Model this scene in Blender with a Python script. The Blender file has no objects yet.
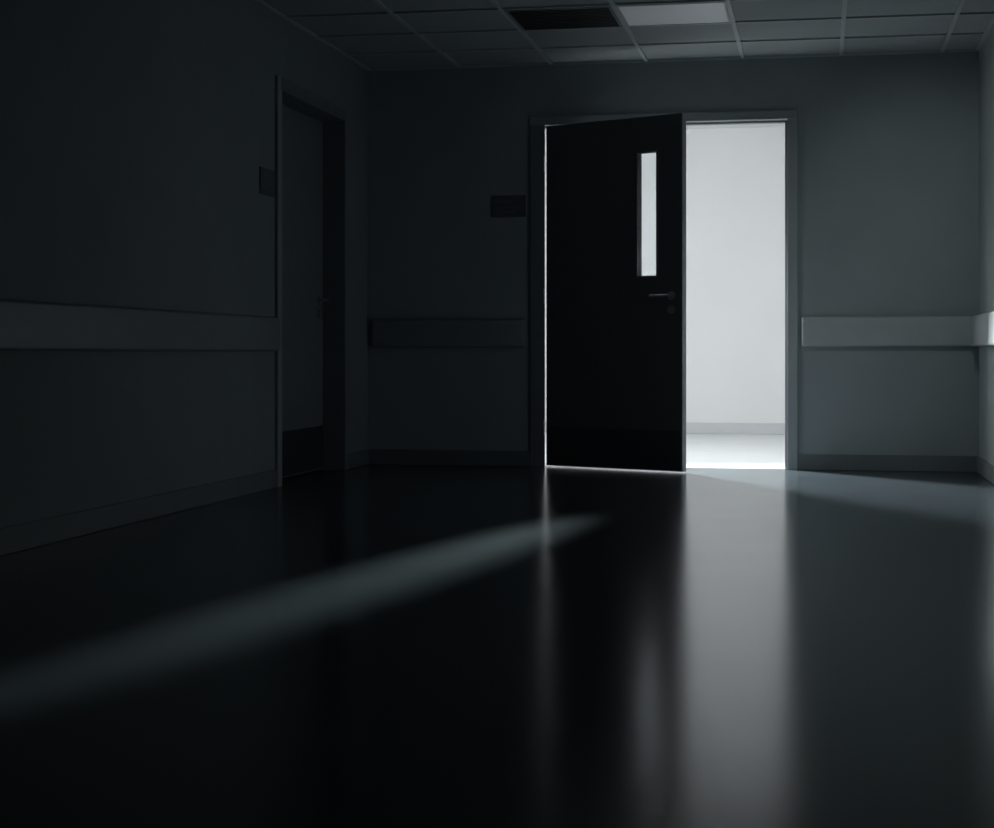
import bpy, bmesh, math
from mathutils import Vector, Matrix
S = bpy.context.scene
C = S.collection

# ---------------- materials ----------------
def mat(name, col, rough=0.6, metal=0.0, spec=0.5, noise=0.0, nscale=8, bump=0.0, bscale=200, emis=None, estr=0, rvar=0.0, tint=None):
    m = bpy.data.materials.new(name); m.use_nodes = True
    nt = m.node_tree; b = nt.nodes['Principled BSDF']
    b.inputs['Base Color'].default_value = (*col, 1)
    b.inputs['Roughness'].default_value = rough
    b.inputs['Metallic'].default_value = metal
    b.inputs['Specular IOR Level'].default_value = spec
    if tint: b.inputs['Specular Tint'].default_value = (*tint, 1)
    tc = nt.nodes.new('ShaderNodeTexCoord')
    if noise:
        n = nt.nodes.new('ShaderNodeTexNoise'); n.inputs['Scale'].default_value = nscale; n.inputs['Detail'].default_value = 5
        r = nt.nodes.new('ShaderNodeValToRGB')
        r.color_ramp.elements[0].position = .3; r.color_ramp.elements[1].position = .7
        r.color_ramp.elements[0].color = (*[c*(1-noise) for c in col], 1)
        r.color_ramp.elements[1].color = (*[c*(1+noise) for c in col], 1)
        nt.links.new(tc.outputs['Object'], n.inputs['Vector'])
        nt.links.new(n.outputs['Fac'], r.inputs['Fac'])
        nt.links.new(r.outputs['Color'], b.inputs['Base Color'])
        if rvar:
            mr = nt.nodes.new('ShaderNodeMapRange')
            mr.inputs['To Min'].default_value = rough-rvar; mr.inputs['To Max'].default_value = rough+rvar
            nt.links.new(n.outputs['Fac'], mr.inputs['Value'])
            nt.links.new(mr.outputs['Result'], b.inputs['Roughness'])
    if bump:
        n2 = nt.nodes.new('ShaderNodeTexNoise'); n2.inputs['Scale'].default_value = bscale
        bp = nt.nodes.new('ShaderNodeBump'); bp.inputs['Strength'].default_value = bump; bp.inputs['Distance'].default_value = .002
        nt.links.new(tc.outputs['Object'], n2.inputs['Vector'])
        nt.links.new(n2.outputs['Fac'], bp.inputs['Height'])
        nt.links.new(bp.outputs['Normal'], b.inputs['Normal'])
    if emis:
        b.inputs['Emission Color'].default_value = (*emis, 1); b.inputs['Emission Strength'].default_value = estr
    return m

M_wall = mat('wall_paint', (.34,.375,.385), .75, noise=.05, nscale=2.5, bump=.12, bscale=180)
M_wallL = mat('wall_paint_left_shaded', (.25,.275,.285), .75, noise=.05, nscale=2.5, bump=.12, bscale=180)  # same wall paint, darkened: shade of the dim left side put into colour
M_wallfar = mat('wall_paint_white', (.82,.82,.82), .8, noise=.015, nscale=1.5, bump=.08)
M_floor = mat('floor_vinyl', (.036,.045,.050), .18, spec=.42, noise=.06, nscale=3, rvar=.01, tint=(.80,.92,1))
M_floorfar = mat('floor_vinyl_light', (.72,.73,.73), .3, noise=.03, nscale=3)
M_ceil = mat('ceiling_tile', (.38,.41,.42), .9, noise=.06, nscale=60, bump=.5, bscale=150)
M_grid = mat('ceiling_tbar', (.5,.53,.55), .5)
M_base = mat('baseboard_vinyl', (.17,.19,.20), .5, noise=.04)
M_frame = mat('frame_paint', (.38,.41,.42), .45, noise=.03)
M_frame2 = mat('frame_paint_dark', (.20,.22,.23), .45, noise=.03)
M_door = mat('door_laminate', (.15,.158,.166), .5, noise=.06, nscale=12)
M_door2 = mat('door_laminate_grey', (.21,.225,.235), .5, noise=.06, nscale=12)
M_edge = mat('door_edge', (.35,.36,.37), .5)
M_reveal = mat('jamb_reveal_white', (.85,.85,.85), .4)
M_kick = mat('kick_plate', (.085,.089,.094), .4, noise=.05)
M_kick2 = mat('kick_plate_dark', (.05,.053,.056), .4, noise=.05)
M_metal = mat('brushed_metal', (.6,.61,.62), .3, metal=1, noise=.05)
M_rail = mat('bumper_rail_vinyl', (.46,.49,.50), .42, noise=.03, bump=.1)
M_railL = mat('bumper_rail_vinyl_shaded', (.27,.295,.305), .42, noise=.03, bump=.1)  # darker copy of the rail vinyl, left-side shade painted in
M_sign = mat('sign_plastic', (.12,.125,.13), .4, noise=.05)
M_signtx = mat('sign_text', (.16,.17,.18), .5)
M_panel = mat('light_diffuser', (.6,.63,.66), .35, emis=(.85,.93,1), estr=.062)
M_dark = mat('vent_dark', (.08,.085,.088), .4)
# glass
M_glass = bpy.data.materials.new('window_glass'); M_glass.use_nodes=True
nt=M_glass.node_tree; b=nt.nodes['Principled BSDF']
b.inputs['Base Color'].default_value=(.95,.97,.98,1); b.inputs['Roughness'].default_value=.03
b.inputs['Transmission Weight'].default_value=1; b.inputs['IOR'].default_value=1.1

# ---------------- mesh helpers ----------------
def new_obj(name, bm, mats, parent=None, smooth=False):
    me = bpy.data.meshes.new(name); bm.normal_update(); bm.to_mesh(me); bm.free()
    for m in mats: me.materials.append(m)
    o = bpy.data.objects.new(name, me); C.objects.link(o)
    if parent: o.parent = parent
    if smooth:
        for p in me.polygons: p.use_smooth = True
    return o
def add_box(bm, x0,x1,y0,y1,z0,z1, bev=0, mi=0, seg=3):
    t = bmesh.new()
    bmesh.ops.create_cube(t, size=1)
    for v in t.verts:
        v.co = Vector(((x0+x1)/2+v.co.x*(x1-x0),(y0+y1)/2+v.co.y*(y1-y0),(z0+z1)/2+v.co.z*(z1-z0)))
    if bev: bmesh.ops.bevel(t, geom=t.edges[:], offset=bev, segments=seg, profile=.5, affect='EDGES')
    for f in t.faces: f.material_index = mi
    me = bpy.data.meshes.new('t'); t.to_mesh(me); t.free(); bm.from_mesh(me); bpy.data.meshes.remove(me)
def boxes(name, L, mats, parent=None):
    bm = bmesh.new()
    for l in L:
        add_box(bm, *l[:6], bev=(l[6] if len(l)>6 else 0), mi=(l[7] if len(l)>7 else 0))
    return new_obj(name, bm, mats, parent)
def add_cyl(bm, p0, p1, r, seg=24, mi=0):
    p0=Vector(p0); p1=Vector(p1); d=p1-p0
    q = d.to_track_quat('Z','Y').to_matrix().to_4x4()
    n=len(bm.faces)
    bmesh.ops.create_cone(bm, cap_ends=True, segments=seg, radius1=r, radius2=r, depth=d.length,
        matrix=Matrix.Translation((p0+p1)/2)@q)
    bm.faces.ensure_lookup_table()
    for f in bm.faces[n:]: f.material_index=mi
def empty(name, loc=(0,0,0), rz=0):
    e = bpy.data.objects.new(name, None); C.objects.link(e); e.location=loc; e.rotation_euler=(0,0,rz); e.empty_display_size=.1
    return e

# ---------------- dimensions (metres) ----------------
XL, XR = -2.93, 0.962
YB, YF = 10.85, -1.6
H = 2.60
WT = .15
OX0, OX1, OZ = -1.746, -.204, 2.205      # main opening (front face of frame)
RX0 = OX0-.045                           # rebated reveal behind the hinge
LY0, LY1, LZ = 8.97, 10.27, 2.20         # side door opening
FY = 15.5; FH = 2.765; FX0, FX1 = -3.6, 2.6

# shell
boxes('floor', [(XL-.3, XR+.2, YF-.2, YB+.075, -.1, 0)], [M_floor])
boxes('floor_far_room', [(FX0-.15, FX1+.15, YB+.075, FY+.15, -.1, 0)], [M_floorfar])
boxes('wall_back', [(XL-.3,RX0-.004,YB,YB+WT,0,FH),(OX1,XR+.2,YB,YB+WT,0,FH),(RX0-.004,OX1,YB,YB+WT,OZ+.02,FH)],[M_wall])
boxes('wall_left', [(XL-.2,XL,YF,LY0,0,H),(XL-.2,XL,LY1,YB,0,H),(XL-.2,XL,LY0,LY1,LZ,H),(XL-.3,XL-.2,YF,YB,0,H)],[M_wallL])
boxes('wall_right', [(XR,XR+.2,YF,YB,0,H)],[M_wall])
boxes('wall_front', [(XL-.3,XR+.2,YF-.2,YF,0,H)],[M_wall])
boxes('ceiling', [(XL-.3,XR+.2,YF-.2,YB,H+.004,H+.1)],[M_ceil])
# far room
boxes('wall_far', [(FX0,FX1,FY,FY+.15,0,FH)],[M_wallfar])
boxes('wall_far_left', [(FX0-.15,FX0,YB+WT,FY+.15,0,FH)],[M_wallfar])
boxes('wall_far_right', [(FX1,FX1+.15,YB+WT,FY+.15,0,FH)],[M_wallfar])
boxes('wall_far_near_side', [(FX0,RX0-.09,YB+WT,YB+WT+.02,0,FH),(OX1+.07,FX1,YB+WT,YB+WT+.02,0,FH),(RX0-.09,OX1+.07,YB+WT,YB+WT+.02,OZ+.09,FH)],[M_wallfar])
boxes('ceiling_far_room', [(FX0-.15,FX1+.15,YB+WT,FY+.15,FH,FH+.1)],[M_wallfar])
boxes('baseboard_far', [(FX0,FX1,FY-.015,FY,0,.1,.004)],[mat('baseboard_far_m',(.6,.61,.62),.5)])

# baseboards
boxes('baseboard_back', [(XL,OX0-.095,YB-.014,YB,0,.1,.004),(OX1+.065,XR,YB-.014,YB,0,.1,.004)],[M_base])
boxes('baseboard_left', [(XL,XL+.014,YF,LY0-.065,0,.1,.004),(XL,XL+.014,LY1+.065,YB-.014,0,.1,.004)],[M_base])
boxes('baseboard_right', [(XR-.014,XR,YF,YB-.014,0,.1,.004)],[M_base])

# ceiling grid
GX0=.13; GY0=10.28; P=.61
bars=[]
x=GX0-P*5
while x<XR:
    if x>XL: bars.append((x-.012,x+.012,YF,YB,H-.006,H+.004))
    x+=P
y=GY0
while y>YF:
    bars.append((XL,XR,y-.012,y+.012,H-.0055,H+.0035)); y-=P
bars += [(XL,XR,YB-.024,YB,H-.008,H+.004),(XL,XL+.024,YF,YB,H-.008,H+.004),(XR-.024,XR,YF,YB,H-.008,H+.004)]
boxes('ceiling_grid', bars, [M_grid])

# ceiling light (dim diffuser) & vent
lp = empty('ceiling_light', (GX0-1.5*P, GY0-1.5*P, H))
boxes('diffuser', [(-.285,.285,-.285,.285,-.004,.002,.001)],[M_panel],lp)
boxes('trim_ring', [(-.292,.292,-.292,-.28,-.008,.003),(-.292,.292,.28,.292,-.008,.003),(-.292,-.28,-.28,.28,-.008,.003),(.28,.292,-.28,.28,-.008,.003)],[M_grid],lp)
vp = empty('ceiling_vent', (GX0-2.5*P, GY0-1.5*P, H))
L=[(-.285,.285,-.285,.285,-.001,.003)]
boxes('back_plate', L,[M_dark],vp)
bm=bmesh.new()
for i in range(14):
    yy=-.26+i*.04
    add_box(bm,-.275,.275,yy-.004,yy+.004,-.006,-.001,mi=0)
new_obj('louvres',bm,[M_dark],vp)
boxes('frame', [(-.292,.292,-.292,-.275,-.008,.003),(-.292,.292,.275,.292,-.008,.003),(-.292,-.275,-.275,.275,-.008,.003),(.275,.292,-.275,.275,-.008,.003)],[M_base],vp)

# main door frame
df = empty('door_frame', (0,0,0))
F0=YB-.015; F1=YB+WT+.03
boxes('jamb_hinge_side', [(OX0-.095,OX0,F0,YB+.002,0,OZ+.055,.003),(RX0-.02,RX0,YB+.001,F1,0,OZ,.002,1)],[M_frame2,M_reveal],df)
boxes('jamb_strike_side', [(OX1,OX1+.065,F0,YB,0,OZ+.055,.003),(OX1,OX1+.02,F0+.002,F1,0,OZ,.002),(OX1-.014,OX1,YB+.05,YB+.1,0,OZ,.002)],[M_frame],df)
boxes('header', [(OX0-.095,OX1+.065,F0-.001,YB,OZ,OZ+.055,.003),(RX0,OX1,F0+.012,F1,OZ,OZ+.02,.002),(RX0,OX1,YB+.05,YB+.1,OZ-.014,OZ,.002)],[M_frame],df)
boxes('architrave_inner', [(RX0-.09,RX0,YB+WT+.02,F1,0,OZ+.09),(OX1,OX1+.07,YB+WT+.02,F1,0,OZ+.09),(RX0,OX1,YB+WT+.02,F1,OZ+.02,OZ+.09)],[M_frame],df)

# main door leaf
A=math.radians(25.5)
dr = empty('door_1', (OX0+.004, YB-.016, 0), -A)
W=1.014; T=.045; g=.009; ZT=2.197; ZB=.009
wx0,wx1,wz0,wz1 = .697,.832,1.212,1.975
boxes('leaf', [(g,wx0,0,T,ZB,ZT),(wx1,W,0,T,ZB,ZT),(wx0,wx1,0,T,ZB,wz0),(wx0,wx1,0,T,wz1,ZT)],[M_door],dr)
boxes('edge_band', [(W,W+.003,.0,T,ZB,ZT)],[M_edge],dr)
b_=.014
boxes('window_bead', [(wx0-b_,wx0,-.006,T+.006,wz0-b_,wz1+b_,.002),(wx1,wx1+b_,-.006,T+.006,wz0-b_,wz1+b_,.002),
    (wx0,wx1,-.006,T+.006,wz0-b_,wz0,.002),(wx0,wx1,-.006,T+.006,wz1,wz1+b_,.002)],[M_door],dr)
boxes('window_glass_pane', [(wx0,wx1,T/2-.003,T/2+.003,wz0,wz1)],[M_glass],dr)
boxes('kick_plate', [(g+.005,W-.008,-.002,0,.02,.26,.0008)],[M_kick],dr)
def handle(parent, hx, hz, dirx, yface, sgn):
    bm=bmesh.new()
    add_cyl(bm,(hx,yface,hz),(hx,yface+sgn*.009,hz),.026,32)
    add_cyl(bm,(hx,yface+sgn*.009,hz),(hx,yface+sgn*.05,hz),.010)
    add_cyl(bm,(hx-dirx*.008,yface+sgn*.05,hz),(hx+dirx*.125,yface+sgn*.05,hz),.0095)
    add_cyl(bm,(hx+dirx*.121,yface+sgn*.052,hz),(hx+dirx*.121,yface+sgn*.03,hz),.009)
    add_cyl(bm,(hx,yface,hz-.085),(hx,yface+sgn*.009,hz-.085),.026,32)
    add_cyl(bm,(hx,yface+sgn*.009,hz-.085),(hx,yface+sgn*.014,hz-.085),.009)
    return new_obj('lever_handle',bm,[M_metal],parent)
handle(dr,.94,1.085,-1,0,-1)
handle(dr,.94,1.085,-1,T,1)
bm=bmesh.new()
for hz in (.25,1.1,1.95): add_cyl(bm,(-.008,-.004,hz-.05),(-.008,-.004,hz+.05),.005)
new_obj('hinges',bm,[M_metal],dr)

# side door (left wall)
sf = empty('door_frame', (0,0,0))
fx=XL+.018
boxes('jamb_near', [(XL,fx,LY0-.06,LY0,0,LZ+.055,.003),(XL-.14,fx-.002,LY0-.001,LY0+.02,0,LZ,.002)],[M_frame],sf)
boxes('jamb_far', [(XL,fx,LY1,LY1+.06,0,LZ+.055,.003),(XL-.14,fx-.002,LY1-.02,LY1+.001,0,LZ,.002)],[M_frame2],sf)
boxes('header', [(XL,fx,LY0,LY1,LZ,LZ+.055,.003),(XL-.14,fx-.002,LY0,LY1,LZ-.02,LZ,.002)],[M_frame2],sf)
sd = empty('door_2', (XL-.125, LY0+.024, 0), math.radians(90))
# local x -> world +Y ; local -y -> world +X
DW=LY1-LY0-.048
boxes('leaf', [(0,DW,0,.045,.01,LZ-.024,.002)],[M_door2],sd)
boxes('kick_plate', [(.01,DW-.01,-.002,0,.02,.28,.0008)],[M_kick2],sd)
handle(sd, DW-.08,1.06,-1,0,-1)

# bumper rails
def rail(name, L, m=None):
    bm=bmesh.new()
    for l in L: add_box(bm,*l,bev=.014,seg=4)
    o=new_obj(name,bm,[m or M_rail]); 
    for p in o.data.polygons: p.use_smooth=True
    try:
        o.data.set_sharp_from_angle(angle=math.radians(40))
    except Exception: pass
    return o
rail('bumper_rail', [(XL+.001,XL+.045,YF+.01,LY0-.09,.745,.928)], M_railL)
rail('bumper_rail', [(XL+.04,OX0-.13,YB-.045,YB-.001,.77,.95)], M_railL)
rail('bumper_rail', [(OX1+.09,XR-.001,YB-.05,YB-.001,.775,.96),(XR-.055,XR-.001,YF+.01,YB-.001,.775,.96)])

# signs
def sign(name, loc, rz, w, h):
    e=empty(name,loc,rz)
    boxes('plate',[(-w/2,w/2,-.008,0,-h/2,h/2,.002)],[M_sign],e)
    boxes('lettering',[(-w*.4,w*.1,-.0095,-.008,h*.12,h*.28),(-w*.4,w*.35,-.0095,-.008,-h*.12,-h*.02),(-w*.4,w*.2,-.0095,-.008,-h*.32,-h*.22)],[M_signtx],e)
sign('room_sign',(XL,8.77,1.655),math.radians(90),.25,.145)
sign('room_sign',(-1.985,YB,1.685),0,.23,.14)

# ---------------- lights ----------------
def area(name, loc, tgt, sx, sy, e, col=(1,1,1), spread=180):
    l=bpy.data.lights.new(name,'AREA'); l.shape='RECTANGLE'; l.size=sx; l.size_y=sy; l.energy=e; l.color=col; l.spread=math.radians(spread)
    o=bpy.data.objects.new(name,l); C.objects.link(o); o.location=loc
    o.rotation_euler=(Vector(tgt)-Vector(loc)).to_track_quat('-Z','Y').to_euler(); return o
cool=(.90,.97,1)
area('far_room_ceiling_light',(-1.5,11.85,FH-.03),(-1.4,12.5,0),2.2,1.1,135,(.93,.975,1))
# directional lamp raking through doorway to the right
def spot(name, loc, tgt, size, blend, e, rad, sc=(1,1,1), col=cool):
    l=bpy.data.lights.new(name,'SPOT'); l.spot_size=math.radians(size); l.spot_blend=blend; l.energy=e; l.shadow_soft_size=rad; l.color=col
    o=bpy.data.objects.new(name,l); C.objects.link(o); o.location=loc; o.scale=sc
    o.rotation_euler=(Vector(tgt)-Vector(loc)).to_track_quat('-Z','Y').to_euler(); return o
spot('far_room_spot_wash',(-2.15,13.0,2.35),(.12,9.75,0),33,.7,5000,.25)
spot('far_room_spot_beam',(-.19,13.22,2.2),(-1.34,5.80,0),10.5,1,10500,.12,(.34,1,1),(.88,1,.98))
# added fill spot with unseen housing, brightens the right of the end wall
bm=bmesh.new()
add_cyl(bm,(.45,8.35,H-.10),(.45,8.35,H),.055,32)
new_obj('added_spot_housing',bm,[M_grid])
spot('hall_added_fill_spot',(.45,8.42,H-.14),(.76,10.85,1.2),64,1,20,.04,(1,1,1),(.88,1,.98))

w=bpy.data.worlds.new('World'); S.world=w; w.use_nodes=True
w.node_tree.nodes['Background'].inputs[0].default_value=(.02,.025,.03,1)

# ---------------- camera ----------------
cd=bpy.data.cameras.new('camera'); cam=bpy.data.objects.new('camera',cd); C.objects.link(cam)
cd.sensor_width=36; cd.lens=1700/994*36; cd.shift_y=-62/994
cam.location=(0,0,.74); cam.rotation_euler=(math.radians(90),0,math.radians(10.76))
cd.clip_start=.05
S.camera=cam
S.view_settings.view_transform='Standard'; S.view_settings.look='None'
